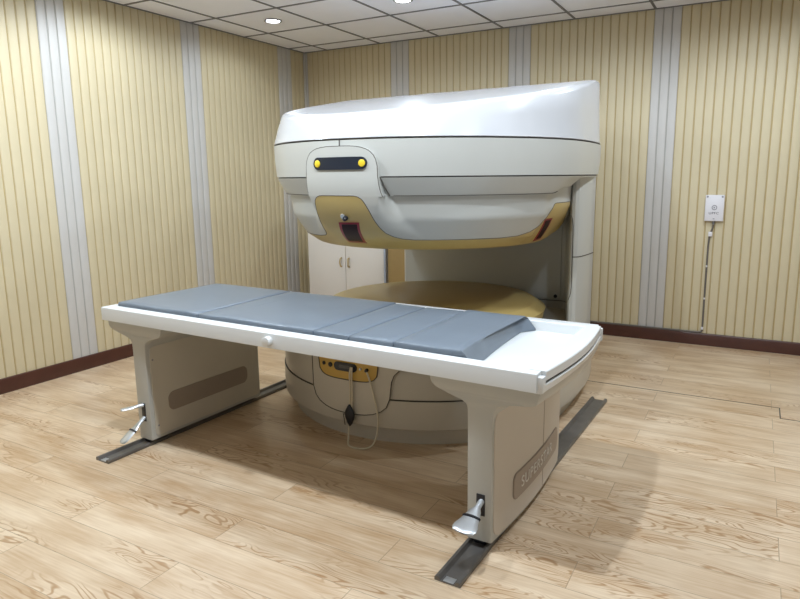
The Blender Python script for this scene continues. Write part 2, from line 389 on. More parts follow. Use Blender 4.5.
# column at the back of the gap
bm = bmesh.new()
outer = []
for k in range(13, 149):
    t = R(k); u, v = plan(0.868, t)
    if v > 2.0: outer.append((u, v))
outer = [p for p in outer if not (p[0] < 0.29)]
front = [(0.240, 2.44), (0.246, 2.405), (0.285, 2.352), (0.295, 2.35), (1.475, 2.35), (1.50, 2.343), (1.515, 2.325), (1.668, 1.86), (1.678, 1.825), (1.694, 1.806), (1.712, 1.803), (1.728, 1.815), (1.740, 1.85), (1.750, 1.95), (1.752, 2.06)]
outer = [p for p in outer if not (p[0] > 1.72 and p[1] < 2.12)]
poly = front+outer+[(0.240, outer[-1][1]-0.02)]
rows(bm, [[(u, v, z) for u, v in poly] for z in (0.40, 0.857, 0.8575, 0.8625, 0.863, 1.30)], True, True, True, [0, 0, 0, 0, 0, 0])
F.put('column', bm, [M['white'], M['seam']], smooth=30); col = S.children[-1]
# short horizontal joint on the lit flank
bm = bmesh.new()
tube(bm, [(1.706, 1.8025, 0.862), (1.712, 1.8025, 0.862), (1.728, 1.8145, 0.862), (1.740, 1.8495, 0.862), (1.7505, 1.95, 0.862), (1.7525, 2.06, 0.862)], 0.0028, 6); F.put('flank_seam', bm, M['seam'], col)
# access panel
def rr_pts(x0, x1, z0, z1, r, n=6):
    o = []
    for cx, cz, a in ((x1-r, z1-r, 0), (x0+r, z1-r, 90), (x0+r, z0+r, 180), (x1-r, z0+r, 270)):
        for k in range(n+1): o.append((cx+r*math.cos(R(a+90*k/n)), cz+r*math.sin(R(a+90*k/n))))
    return o
bm = bmesh.new(); pp = rr_pts(0.30, 1.475, 0.505, 1.075, 0.03)
rows(bm, [[(u, v, z) for u, z in pp] for v in (2.354, 2.344, 2.342)], True, True, True)
ap = F.put('access_panel', bm, M['white'])
bm = bmesh.new()
pp = [(1.05, 2.3445, 0.497), (1.35, 2.3445, 0.494), (1.485, 2.343, 0.497), (1.53, 2.28, 0.506), (1.60, 2.068, 0.548), (1.665, 1.868, 0.592), (1.688, 1.812, 0.62), (1.702, 1.8035, 0.67), (1.703, 1.8035, 0.80), (1.703, 1.8035, 0.98), (1.700, 1.8035, 1.05), (1.690, 1.810, 1.085), (1.668, 1.862, 1.10), (1.60, 2.068, 1.09), (1.53, 2.28, 1.06), (1.485, 2.343, 1.05)]
tube(bm, spline(pp, 5), 0.0024, 6); F.put('panel_seam', bm, M['seam'], ap)
for (u, z) in ((1.447, 1.03), (1.445, 0.525)):
    bm = bmesh.new(); rows(bm, [[(u+a*math.cos(2*PI*k/14), v, z+a*math.sin(2*PI*k/14)) for k in range(14)] for v, a in ((2.346, 0.012), (2.337, 0.012), (2.334, 0.008))], True, True, True)
    F.put('screw', bm, M['black'], ap)

# upper body band with chamfer
def zs3(t):  # the lower rim lifts a little over the side lamps
    d = min(adiff(t, 0), adiff(t, 180)); z = 1.222+0.03*(1-sstep(7, 16, d))
    a = (math.degrees(t)+180) % 360-180
    return lerp(z, 1.292, sstep(-7, 6, a)*(1-sstep(174, 187, a % 360)))
bm = bmesh.new()
prof = [(0.60, 1.24, 0), (0.79, None, 0), (0.835, None, 0), (0.8435, -1, 0), (0.846, -2, 0), (0.889, 1.300, 0), (0.8925, 1.3075, 1), (0.882, 1.3085, 1), (0.882, 1.3125, 1), (0.8935, 1.3135, 0), (0.901, 1.40, 0), (0.903, 1.4805, 1), (0.890, 1.482, 1), (0.890, 1.487, 1), (0.7, 1.488, 0)]
rws = []
for r_, z_, m_ in prof:
    row = []
    for t in TH:
        z = z_
        if z_ is None: z = zs3(t)
        elif z_ == -1: z = zs3(t)+0.001
        elif z_ == -2: z = zs3(t)+0.005
        row.append((*plan(r_, t), z))
    rws.append(row)
rows(bm, rws, True, True, True, [p[2] for p in prof])
ub = F.put('upper_body', bm, [M['white'], M['seam']])
for a, b in ((-73.5, -13), (-170, -103.5)):
    bm = bmesh.new(); tube(bm, [(CU+0.8462*math.cos(R(lerp(a, b, k/40))), CV+0.8462*math.sin(R(lerp(a, b, k/40))), 1.2235+0.03*(1-sstep(7, 16, abs(lerp(a, b, k/40))))) for k in range(41)], 0.0018, 6)
    F.put('rim_seam', bm, M['seam'], ub)
# lid
def zt(v):
    z = 1.63+0.19*(v-0.94)
    return z if v < 2.0 else 1.63+0.19*1.06+0.10*(v-2.0)
bm = bmesh.new(); rws = []
def lidrow(fr, fz):
    return [(*plan(fr(t), t, 1.28), fz(t)) for t in TH]
def ridge_r(t):
    d = (math.degrees(t)+180) % 360-180
    return 0.852+0.03*sstep(-55, -12, d)*(1-sstep(60, 120, d))
for k, (dr, zz) in enumerate(((0, 'a'), (0, 'b'), (0, 'c'))):
    rws.append(lidrow(lambda t: 0.903-(0.004 if zz == 'a' else 0)-(0.004 if zz == 'c' else 0), lambda t: {'a': 1.487, 'b': 1.490, 'c': 1.502}[zz]))
def zr(t, r): return zt(plan(r, t, 1.28)[1])
rws.append(lidrow(lambda t: lerp(0.899, ridge_r(t), 0.5), lambda t: lerp(1.502, zr(t, ridge_r(t)), 0.5)))
rws.append(lidrow(lambda t: ridge_r(t)+0.004, lambda t: zr(t, ridge_r(t))-0.022))
rws.append(lidrow(lambda t: ridge_r(t)-0.003, lambda t: zr(t, ridge_r(t))-0.009))
rws.append(lidrow(lambda t: ridge_r(t)-0.014, lambda t: zr(t, ridge_r(t)-0.014)-0.002))
rws.append(lidrow(lambda t: ridge_r(t)-0.03, lambda t: zr(t, ridge_r(t)-0.03)))
for q in (0.75, 0.6, 0.45, 0.3, 0.15, 0.05): rws.append(lidrow(lambda t: q, lambda t: zr(t, q)+0.004*(0.8-q)))
rows(bm, rws, True, True, True)
F.put('lid', bm, M['lidwhite'], smooth=30)

# lower pod (under the upper body): white shell, gold band, both with the swelling of the front plate
PODR = [(0.952, 0.655), (0.958, 0.672), (1.0, 0.733), (1.012, 0.744), (1.108, 0.806), (1.118, 0.810), (1.17, 0.816), (1.205, 0.822), (1.222, 0.824), (1.26, 0.825)]
PLR = [(0.952, 0.658), (0.958, 0.675), (0.975, 0.705), (1.0, 0.752), (1.03, 0.793), (1.06, 0.826), (1.10, 0.857), (1.14, 0.882), (1.18, 0.900), (1.222, 0.914), (1.26, 0.922), (1.30, 0.925), (1.46, 0.927)]
SIR = [(0.952, 0.655), (0.958, 0.675), (1.0, 0.712), (1.05, 0.752), (1.10, 0.785), (1.15, 0.806), (1.26, 0.812)]
def podr(z, th):
    d = adiff(R(th), -89.5)
    lo = table([(0.95, 9), (1.05, 10), (1.222, 12.6)], z); hi = table([(0.95, 30), (1.0, 27), (1.05, 24), (1.12, 19), (1.222, 15.0)], z)
    b = 1-sstep(lo, hi, d)
    ds = min(adiff(R(th), 0), adiff(R(th), 180)); bs = 1-sstep(12, 18, ds)
    base = lerp(table(PODR, z), table(SIR, z), bs)
    return lerp(base, table(PLR, z), b)
ZB = [(-120, 1.006), (-114, 1.008), (-108, 1.016), (-105.2, 1.028), (-104.0, 1.045), (-103.3, 1.065), (-102.6, 1.09), (-101.6, 1.115), (-100.9, 1.145), (-100.6, 1.175), (-100.1, 1.20), (-99.0, 1.217), (-97.6, 1.224), (-96, 1.226), (-84.6, 1.225), (-83.4, 1.221), (-82.2, 1.209), (-81.3, 1.185), (-80.4, 1.15), (-79.6, 1.11), (-78.6, 1.075), (-77.2, 1.045), (-75, 1.026), (-72, 1.014), (-68, 1.009), (-62, 1.008), (-34, 1.008), (-26, 1.013), (-20, 1.030), (-15.5, 1.062), (-12.6, 1.10), (-10.8, 1.145), (-10.0, 1.165), (-8.6, 1.17)]
def zb(th):
    d = (th+180) % 360-180
    if d > 90: d = 180-d if d < 180 else 0; d = -abs(d) if True else d
    elif d > 0: d = -d
    elif d < -150: d = -(180+d)
    return table(ZB, d)
ths = []
t = -180.0
while t < 180:
    ths.append(t)
    if -106 <= t < -95 or -86 <= t < -74: t += 0.2
    elif -120 < t < -60: t += 0.5
    elif -36 < t < 36: t += 0.5
    else: t += 1.5
def P3(th, z, r): return (CU+r*math.cos(R(th)), CV+r*math.sin(R(th)), z)
def ztop(th): return 1.2225+0.03*(1-sstep(7, 16, min(adiff(R(th), 0), adiff(R(th), 180))))
nW, nG = 20, 12
white = []; gold = []
for i in range(nW+1): white.append([P3(th, lerp(ztop(th)+0.012, min(zb(th), ztop(th)+0.01), i/nW), podr(lerp(ztop(th)+0.012, min(zb(th), ztop(th)+0.01), i/nW), th)) for th in ths])
for i in range(nG+1): gold.append([P3(th, lerp(zb(th), 0.952, i/nG), podr(lerp(zb(th), 0.952, i/nG), th)+0.0008) for th in ths])
bm = bmesh.new(); rows(bm, white, True); F.put('magnet_pod', bm, M['white'], smooth=40)
bm = bmesh.new(); gold.append([P3(th, 0.949, 0.64) for th in ths]); gold.append([P3(th, 0.949, 0.3) for th in ths]); rows(bm, gold, True, False, True)
gb = F.put('gold_band', bm, M['gold'], smooth=40)
bm = bmesh.new(); tube(bm, [P3(th, zb(th), podr(zb(th), th)) for th in [-180+k*0.4 for k in range(900)] ], 0.0020, 6); F.put('band_seam', bm, M['seam'], gb)

# raised plate on the front of the upper body
def plhw(z):
    h = table([(1.222, 13.9), (1.24, 13.5), (1.27, 13.1), (1.31, 12.8), (1.36, 12.7), (1.39, 12.3), (1.41, 11.6), (1.425, 10.7), (1.436, 9.5), (1.444, 8.0), (1.449, 6.2), (1.4515, 4.2), (1.4525, 2.0)], z)
    return -89.5-min(h, 12.9), -89.5+h
zs = [1.222, 1.235, 1.25, 1.27, 1.29, 1.31, 1.33, 1.36, 1.375, 1.39, 1.40, 1.41, 1.418, 1.425, 1.431, 1.436, 1.44, 1.444, 1.447, 1.449, 1.4505, 1.4515, 1.4525]
bm, ol = patch(zs, plhw, lambda z, t: table(PLR, z), 0.06)
fp = F.put('front_plate', bm, M['white'], smooth=40)
n = 24; m = len(zs); left = ol[n+m-1+n:]; right = ol[n:n+m-1]; top = ol[n+m-1:n+m-1+n]
seampts = [ol[0]]  # outline in order: bottom, right, top, left
bm = bmesh.new(); seam = (right+top+left)
seam = [Vector((CU, CV, p.z))+(p-Vector((CU, CV, p.z)))*0.9985 for p in seam]
tube(bm, seam, 0.0022, 6); F.put('plate_seam', bm, M['seam'], fp)
bm = bmesh.new(); tube(bm, [P3(-89.6, 1.4525, 0.9045), P3(-89.6, 1.484, 0.9045)], 0.003, 6); F.put('joint_seam', bm, M['seam'], fp)
# step from the plate down to the chamfer on its right
bm = bmesh.new(); tube(bm, [P3(-76.7, 1.31, 0.897), P3(-75.6, 1.26, 0.873), P3(-74.6, 1.224, 0.851)], 0.0035, 6); F.put('step_seam', bm, M['seam'], fp)
zs, f = rrect(1.345, 1.403, -98.4, -79.7, 0.029, 0.93)
bm, ol = patch(zs, f, lambda z, t: 0.932, 0.02, 24); F.put('indicator_bar', bm, M['display'], fp)
for th in (-96.7, -81.2):
    bm = bmesh.new(); disc_on(bm, th, 1.374, 0.932, 0.0165, 0.006); F.put('indicator_lamp', bm, M['yellow'], fp)
# smoked red laser windows, with a small chrome eye above the front one
def quadpatch(c4, off, n=8):
    """c4: four (theta, z) corners on the pod surface, TL TR BR BL"""
    bm = bmesh.new(); g = []
    for i in range(n+1):
        row = []
        for j in range(n+1):
            a = (lerp(c4[0][0], c4[1][0], j/n), lerp(c4[0][1], c4[1][1], j/n)); b = (lerp(c4[3][0], c4[2][0], j/n), lerp(c4[3][1], c4[2][1], j/n))
            th, z = lerp(a[0], b[0], i/n), lerp(a[1], b[1], i/n); row.append(P3(th, z, podr(z, th)+off))
        g.append(row)
    vr = [[bm.verts.new(p) for p in r] for r in g]; fs = []
    for i in range(n):
        for j in range(n): fs.append(bm.faces.new([vr[i][j], vr[i][j+1], vr[i+1][j+1], vr[i+1][j]]))
    r = bmesh.ops.extrude_face_region(bm, geom=fs)
    for e in r['geom']:
        if isinstance(e, bmesh.types.BMVert):
            d = Vector((e.co.x-CU, e.co.y-CV, 0)).normalized(); e.co -= d*0.012
    return bm
def window(c4, inner):
    w = F.put('laser_window', quadpatch(c4, 0.004), M['red'], gb); w['label'] = 'red framed smoked window'
    F.put('window_glass', quadpatch(inner, 0.0055), M['redin'], gb)
window([(-94.0, 1.095), (-85.6, 1.098), (-86.6, 0.985), (-96.0, 0.985)][0:4] if False else [(-93.2, 1.095), (-85.2, 1.098), (-87.9, 0.984), (-96.8, 0.984)],
       [(-92.3, 1.086), (-86.2, 1.088), (-88.6, 0.993), (-95.6, 0.993)])
window([(-13.0, 1.088), (-7.6, 1.092), (-3.6, 0.972), (-9.4, 0.966)], [(-12.1, 1.080), (-8.4, 1.083), (-4.6, 0.980), (-8.6, 0.976)])
bm = bmesh.new(); disc_on(bm, -90.4, 1.128, 0.874, 0.013, 0.008, tilt=-0.5); F.put('aperture_ring', bm, M['steel'], gb)
bm = bmesh.new(); disc_on(bm, -89.4, 1.120, 0.872, 0.012, 0.018, tilt=-0.5); F.put('aperture', bm, M['black'], gb)

# ------------------------------------------------------------------ patient table
T, FT = mthing('patient_table', 1.04, 0.47, 0, 'long white patient table with shallow tray, standing on two pedestals over floor rails', 'examination table')
U0, U1, V0, V1, ZT, ZBt = -0.195, 2.067, 0.203, 0.985, 0.687, 0.6235
bm = bmesh.new()
def outl(u0, u1, v0, v1, bow, z, n=16, rc=0.008):
    pts = [(u0+rc, v0), (u0, v0+rc), (u0, v1-rc), (u0+rc, v1)]
    pts = pts[::-1]
    o = [(u0, v0+rc), (u0+rc, v0)]
    o += [(lerp(u0+rc, u1, k/6), v0) for k in range(1, 6)]
    o += [(u1+bow*math.sin(PI*k/n), lerp(v0, v1, k/n)) for k in range(n+1)]
    o += [(lerp(u1, u0+rc, k/6), v1) for k in range(1, 6)]
    o += [(u0+rc, v1), (u0, v1-rc)]
    return [(u, v, z) for u, v in o]
rows(bm, [outl(U0, U1-0.003, V0, V1, 0.01, ZBt), outl(U0, U1-0.003, V0, V1, 0.01, 0.681), outl(U0+0.001, U1-0.004, V0+0.0015, V1-0.0015, 0.01, 0.6855), outl(U0+0.005, U1-0.008, V0+0.005, V1-0.005, 0.01, ZT),
          outl(U0+0.035, 2.022, 0.262, 0.930, 0.0, ZT), outl(U0+0.038, 2.019, 0.266, 0.926, 0.0, 0.684), outl(U0+0.044, 1.995, 0.270, 0.918, 0.0, 0.6455)], True, True, True)
FT.put('table_frame', bm, M['tablewhite'], smooth=28)
# bowed end bar and the grip rail below it
def arcband(v0, v1, ui, uo, bow, z0, z1, n=20, chf=0.003, bow2=None):
    bow2 = bow if bow2 is None else bow2
    bm = bmesh.new(); rws = []
    for k in range(n+1):
        v = lerp(v0, v1, k/n); s = math.sin(PI*(v-V0)/(V1-V0))
        a, b, b2 = ui, uo+bow*s, uo+bow2*s
        rws.append([(a, v, z0), (b2-chf, v, z0), (b2, v, z0+chf), (b, v, z1-chf), (b-chf, v, z1), (a, v, z1)])
    rows(bm, rws, True, True, True); return bm
FT.put('end_bar', arcband(0.243, 0.951, 2.024, 2.077, 0.032, 0.655, 0.6885), M['tablewhite'])
FT.put('end_slot', arcband(0.238, 0.956, 2.02, 2.068, 0.032, 0.646, 0.6550, chf=0.001), M['seam'])
FT.put('grip_rail', arcband(0.216, 0.972, 2.0, 2.077, 0.033, 0.618, 0.646, bow2=0.026), M['tablewhite'])
for v in (0.218, 0.968):
    bm = bmesh.new(); box(bm, 2.060, 2.084, v-0.010, v+0.020 if v < .5 else v+0.010, 0.622, 0.676, 0.003); FT.put('end_cap', bm, M['tablewhite'])
bm = bmesh.new(); tube(bm, [(0.925, 0.204, 0.655), (0.925, 0.178, 0.655), (0.925, 0.176, 0.655)], [0.020, 0.020, 0.016], 20); FT.put('side_knob', bm, M['tablewhite'])
# pedestals
def pedestal(rowsdef, bow, matb, name='pedestal'):
    bm = bmesh.new(); rws = []
    for z, uL, uR, vF, vB, bw in rowsdef:
        n = 14; rc = 0.006; r = [(uL, vF+rc), (uL+rc*0.3, vF+rc*0.3), (uL+rc, vF), (uR-rc, vF), (uR-rc*0.3, vF+rc*0.3)]
        r += [(uR+bw*math.sin(PI*k/n), lerp(vF+rc, vB-rc, k/n)) for k in range(n+1)]
        r += [(uR-rc, vB), (uL+rc, vB), (uL, vB-rc)]
        rws.append([(u, v, z) for u, v in r])
    rows(bm, rws, True, True, True)
    return FT.put(name, bm, matb, smooth=40)
pl_ = pedestal([(z, a, b, 0.227, 0.984, 0) for z, a, b in ((0.034,-.003,.090),(0.44,-.003,.090),(0.50,-.004,.092),(0.522,-.006,.094),(0.536,-.014,.102),(0.549,-.045,.130),(0.560,-.090,.168),(0.569,-.130,.197),(0.578,-.158,.209),(0.590,-.174,.215),(0.602,-.178,.217),(0.6235,-.178,.217))], 0, M['white'])
prr = pedestal([(z, a, b, 0.227, 0.990, 0.022+0.008*max(0, min(1, (z-0.5)/0.1))) for z, a, b in ((0.034,1.811,1.905),(0.44,1.810,1.905),(0.50,1.809,1.907),(0.522,1.808,1.911),(0.536,1.803,1.918),(0.546,1.786,1.932),(0.554,1.757,1.958),(0.560,1.738,2.000),(0.565,1.720,2.040),(0.570,1.704,2.054),(0.578,1.684,2.061),(0.590,1.668,2.064),(0.602,1.662,2.066),(0.6235,1.661,2.067))], 0, M['white'])
def sheet(vs, zs, fu, thick):
    """plate on a +u flank; fu(v, z) gives u, vs/zs limits with z-dependent trimming via callable"""
    bm = bmesh.new(); g = []
    for z in zs:
        a, b = vs(z); g.append([Vector((fu(lerp(a, b, k/20)), lerp(a, b, k/20), z)) for k in range(21)])
    A = [[bm.verts.new(p) for p in r] for r in g]; fs = []
    for i in range(len(g)-1):
        for j in range(20): fs.append(bm.faces.new([A[i][j], A[i][j+1], A[i+1][j+1], A[i+1][j]]))
    r = bmesh.ops.extrude_face_region(bm, geom=fs)
    for e in r['geom']:
        if isinstance(e, bmesh.types.BMVert): e.co.x -= thick
    return bm
def rrv(z0, z1, v0, v1, rc):
    def f(z):
        d = min(z-z0, z1-z); e = 0 if d >= rc else rc-math.sqrt(max(0, rc*rc-(rc-d)**2)); return v0+e, v1-e
    k = [0, .03, .1, .25, .5, .75, 1]
    return [z0+rc*a for a in k]+[z1-rc*a for a in reversed(k)], f
bowf = lambda v: 1.905+0.022*math.sin(PI*max(0, min(1, (v-0.235)/(0.984-0.235))))
zs, f = rrv(0.05, 0.505, 0.250, 0.972, 0.022)
sp = FT.put('side_panel', sheet(f, zs, lambda v: 0.094, 0.008), M['cream'], pl_)
for (v, z) in ((0.262, 0.44), (0.268, 0.10)):
    bm = bmesh.new(); tube(bm, [(0.090, v, z), (0.0955, v, z)], 0.005, 10); FT.put('screw', bm, M['greymark'], pl_)
zs, f = rrv(0.152, 0.250, 0.335, 0.878, 0.035)
FT.put('badge', sheet(f, zs, lambda v: 0.0965, 0.004), M['plate'], pl_)
zs, f = rrv(0.045, 0.517, 0.240, 0.975, 0.045)
FT.put('side_panel', sheet(f, zs, lambda v: bowf(v)+0.004, 0.010), M['beige'], prr)
bm = bmesh.new(); tube(bm, [(bowf(0.7)+0.0035, 0.7, 0.05), (bowf(0.7)+0.0035, 0.7, 0.512)], 0.0022, 6); FT.put('panel_seam', bm, M['badge'], prr)
zs, f = rrv(0.122, 0.228, 0.385, 0.925, 0.03)
FT.put('badge_rim', sheet(f, zs, lambda v: bowf(v)+0.0065, 0.006), M['plate'], prr)
zs, f = rrv(0.126, 0.224, 0.389, 0.921, 0.027)
bd = FT.put('badge', sheet(f, zs, lambda v: bowf(v)+0.008, 0.006), M['badge'], prr)
def text_mesh(body, size, xs=1.0, extr=0.002):
    cu = bpy.data.curves.new('lettering', 'FONT'); cu.body = body; cu.size = size; cu.extrude = extr; cu.align_x = 'CENTER'; cu.align_y = 'CENTER'; cu.space_character = 1.15
    ob = bpy.data.objects.new('lettering', cu); C.objects.link(ob)
    dg = bpy.context.evaluated_depsgraph_get(); me = bpy.data.meshes.new_from_object(ob.evaluated_get(dg))
    bm = bmesh.new(); bm.from_mesh(me); C.objects.unlink(ob); bpy.data.objects.remove(ob); bpy.data.curves.remove(cu); bpy.data.meshes.remove(me)
    for v in bm.verts: v.co.x *= xs
    return bm
bm = text_mesh('SUPERSTAR', 0.062, 1.05, 0.001)
for v in bm.verts:
    x, y, z = v.co; vv = 0.635+x; v.co = Vector((bowf(vv)+0.0085+z, vv, 0.172+y))
FT.put('lettering', bm, M['letter'], prr, smooth=0, weld=False)
# castor blocks running in the rails
for (par, u) in ((pl_, 0.022), (prr, 1.850)):
    for v in (0.36, 0.86):
        bm = bmesh.new(); box(bm, u-0.022, u+0.022, v-0.11, v+0.11, 0.0045, 0.036, 0.003); FT.put('castor_block', bm, M['black'], par)
# brake pedals on the pedestal fronts
def lever(par, u, z, tip, w0, w1, band=True, arm=True):
    root = Vector((u, 0.226, z)); tip = Vector(tip)
    bm = bmesh.new(); d = tip-root; side = Vector((1, 0, 0)); side = (side-d.normalized()*side.dot(d.normalized())).normalized(); nrm = side.cross(d).normalized()
    if nrm.z < 0: nrm = -nrm
    prof = [(0.0, 0.011, 0.010), (0.22, 0.012, 0.009), (0.34, w0*0.45, 0.007), (0.45, w0*0.55, 0.006), (0.60, w0*0.66, 0.005), (0.78, w1*0.49, 0.005), (0.90, w1*0.50, 0.005), (0.97, w1*0.42, 0.005), (1.0, w1*0.25, 0.004)]
    rws = []
    for t, hw, hh in prof:
        c = root+d*t; rws.append([c+side*hw*math.cos(a)*(1.0)+nrm*hh*math.sin(a) for a in [2*PI*k/12 for k in range(12)]])
    rows(bm, rws, True, True, True)
    L = FT.put('brake_pedal', bm, M['steel'], par)
    if band:
        bm = bmesh.new(); rws = []
        for t in (0.50, 0.505, 0.545, 0.55):
            c = root+d*t; e = 0.0035 if t in (0.505, 0.545) else 0.0
            rws.append([c+side*(w0*0.62+e)*math.cos(a)+nrm*(0.0075+e)*math.sin(a) for a in [2*PI*k/12 for k in range(12)]])
        rows(bm, rws, True, True, True); FT.put('pedal_band', bm, M['black'], par)
bm = bmesh.new(); box(bm, 1.848, 1.880, 0.2235, 0.230, 0.132, 0.212, 0.001); FT.put('pedal_slot', bm, M['black'], prr)
lever(prr, 1.868, 0.188, (1.862, 0.078, 0.142), 0.050, 0.088)
bm = bmesh.new(); box(bm, 0.032, 0.058, 0.2235, 0.230, 0.128, 0.220, 0.001); FT.put('pedal_slot', bm, M['black'], pl_)
lever(pl_, 0.046, 0.212, (-0.005, 0.135, 0.205), 0.026, 0.036, False)
lever(pl_, 0.046, 0.148, (0.040, 0.095, 0.060), 0.036, 0.052)

# ------------------------------------------------------------------ pads on the table
def pad(u0, u1, v0, v1, ztop, label, endbevel=0.0, endcurve=0.0):
    r, fr = mthing('table_pad', (u0+u1)/2, (v0+v1)/2, 0.647, label, 'cushion', 'vinyl pads laid end to end on the table')
    bm = bmesh.new(); rws = []; n = 10
    def ring(ins, z, uend):
        o = []
        a0, a1, b0, b1 = u0+ins, uend, v0+ins, v1-ins
        o += [(lerp(a0, a1, k/n), b0) for k in range(n)]
        o += [(a1-endcurve*math.sin(PI*k/n)*0.5-(uend > u1+0.001)*0.045*(k/n), lerp(b0, b1, k/n)) for k in range(n)]
        o += [(lerp(a1, a0, k/n), b1) for k in range(n)]
        o += [(a0, lerp(b1, b0, k/n)) for k in range(n)]
        return [(x, y, z+0.0012*math.sin(x*17+y*9)*(1 if z > 0.70 else 0)) for x, y in o]
    rws = [ring(0.002, 0.647, u1+endbevel), ring(0.0, 0.653, u1+endbevel), ring(0.0, ztop-0.010, u1+endbevel*0.2), ring(0.0015, ztop-0.003, u1-0.002), ring(0.006, ztop, u1-0.006), ring(min(0.05, (u1-u0)*0.2), ztop+0.001, u1-min(0.05, (u1-u0)*0.2)), ring(min(0.12, (u1-u0)*0.4), ztop+0.001, u1-min(0.12, (u1-u0)*0.4))]
    rows(bm, rws, True, True, True)
    fr.put('cushion', bm, M['pad'], smooth=50)
    return r
pad(-0.152, 0.423, 0.274, 0.914, 0.704, 'grey-blue vinyl pad at the left end of the patient table')
pad(0.430, 1.096, 0.274, 0.914, 0.704, 'grey-blue vinyl pad second from the left end of the table')
pad(1.102, 1.271, 0.274, 0.893, 0.703, 'narrow grey-blue vinyl pad, third from the left end of the table')
pad(1.277, 1.479, 0.274, 0.893, 0.703, 'small grey-blue vinyl pad just left of the right end pad on the table')
pad(1.484, 1.766, 0.274, 0.914, 0.707, 'grey-blue vinyl pad with sloping end next to the bare white tray', 0.045, 0.02)

# ------------------------------------------------------------------ floor rails
def floor_rail(u0, v0, v1, label):
    w = 0.094
    r, fr = mthing('floor_rail', u0+w/2, (v0+v1)/2, 0, label, 'rail', 'metal guide rails on the floor')
    pr = [(0, 0), (w, 0), (w, 0.012), (w-0.005, 0.017), (w-0.014, 0.017), (w-0.018, 0.010), (w-0.022, 0.004), (0.022, 0.004), (0.018, 0.010), (0.014, 0.017), (0.005, 0.017), (0, 0.012)]
    bm = bmesh.new(); rows(bm, [[(u0+a, v, z) for a, z in pr] for v in (v0, v1)], True, True, True)
    fr.put('channel', bm, M['rail'], smooth=20)
    bm = bmesh.new(); box(bm, u0+0.03, u0+0.068, v0+0.003, v0+0.03, 0.004, 0.0056, 0.0004); fr.put('end_plate', bm, M['steel'])
    for v in (v0+0.16, v0+0.19): pass
    return r
floor_rail(-0.025, 0.0, 1.60, 'dark metal floor rail under the left pedestal of the table')
floor_rail(1.803, -0.004, 1.953, 'dark metal floor rail under the right pedestal of the table')

# ------------------------------------------------------------------ loose tube with its black clip
o, fr = mthing('looped_tube', 0.93, 0.75, 0, 'thin translucent beige tube hanging in a loop from the lower magnet panel', 'tube')
def cy(th, z, r): return Vector(P3(th, z, r))
p1 = [cy(-86.5, 0.40, 0.935), cy(-86.9, 0.36, 0.937), cy(-87.3, 0.28, 0.925), cy(-87.6, 0.20, 0.925), cy(-87.8, 0.14, 0.925), cy(-88.3, 0.09, 0.922), cy(-88.0, 0.035, 0.935), cy(-86.6, 0.007, 0.965), cy(-82.5, 0.006, 0.972), cy(-79.6, 0.02, 0.955), cy(-78.3, 0.07, 0.935), cy(-78.0, 0.15, 0.925), cy(-78.7, 0.22, 0.925), cy(-79.7, 0.30, 0.925), cy(-80.5, 0.36, 0.935), cy(-81.2, 0.385, 0.932)]
bm = bmesh.new(); tube(bm, spline(p1, 8), 0.0045, 8); fr.put('tube', bm, M['tube'])
bm = bmesh.new(); tube(bm, spline([cy(-86.1, 0.40, 0.935), cy(-86.3, 0.34, 0.934), cy(-86.6, 0.25, 0.926), cy(-87.2, 0.17, 0.924)], 6), 0.004, 8); fr.put('return_tube', bm, M['tube'])
c = cy(-87.6, 0.148, 0.926); t = Vector((1, 0.05, 0)); bm = bmesh.new()
rws = [[c+Vector((0.03*w*math.cos(a), 0.011*math.sin(a)*(0.3+0.7*w)-0.002, z)) for a in [2*PI*k/14 for k in range(14)]] for z, w in ((-0.055, 0.12), (-0.04, 0.5), (-0.012, 0.92), (0.005, 1), (0.02, 0.9), (0.045, 0.45), (0.058, 0.12))]
rows(bm, rws, True, True, True); fr.put('clip', bm, M['black'])['label'] = 'black clip holding the tube'
bm = bmesh.new(); tube(bm, [cy(-90.3, 0.147, 0.921), cy(-90.3, 0.085, 0.909)], 0.0025, 6); tube(bm, [cy(-90.3, 0.147, 0.921), cy(-88.5, 0.147, 0.924)], 0.0025, 6); fr.put('clip_cord', bm, M['seam'])

# ------------------------------------------------------------------ box on the back wall and its cable
b = empty('wall_control_box', (3.782, -0.001, 1.06)); tag(b, 'small white box fixed high on the slatted back wall', 'wall box')
bm = bmesh.new(); box(bm, -0.064, 0.064, -0.034, 0.0, -0.097, 0.097, 0.006); link('housing', bm, M['boxwhite'], b)
for x in (-0.050, 0.050):
    bm = bmesh.new(); tube(bm, [(x, -0.033, 0.084), (x, -0.037, 0.084)], 0.007, 10); link('screw', bm, M['greymark'], b)
bm = bmesh.new()
rws = [[(rr*math.cos(2*PI*k/20), y, 0.004+rr*math.sin(2*PI*k/20)) for k in range(20)] for rr, y in ((0.019, -0.033), (0.019, -0.0355), (0.013, -0.0355), (0.013, -0.033))]
rows(bm, rws); tube(bm, [(-0.001, -0.033, 0.004), (-0.001, -0.0355, 0.004)], 0.006, 10); link('round_emblem', bm, M['greymark'], b)
bm = text_mesh('UPFC', 0.024, 1.1, 0.0006)
for v in bm.verts: x, y, z = v.co; v.co = Vector((x-0.002, -0.0345-z, -0.038+y))
link('lettering', bm, M['black'], b, smooth=0, weld=False)
bm = bmesh.new(); box(bm, -0.006, 0.006, -0.0355, -0.033, -0.082, -0.076); link('indicator', bm, M['greymark'], b)
bm = bmesh.new(); tube(bm, [(0, -0.016, -0.096), (0, -0.016, -0.124)], [0.010, 0.008], 12); link('cable_gland', bm, M['chrome'], b)
cb = empty('wall_cable', (3.76, -0.01, 0.1)); tag(cb, 'dark cable running from the white wall box down and along the skirting board', 'cable')
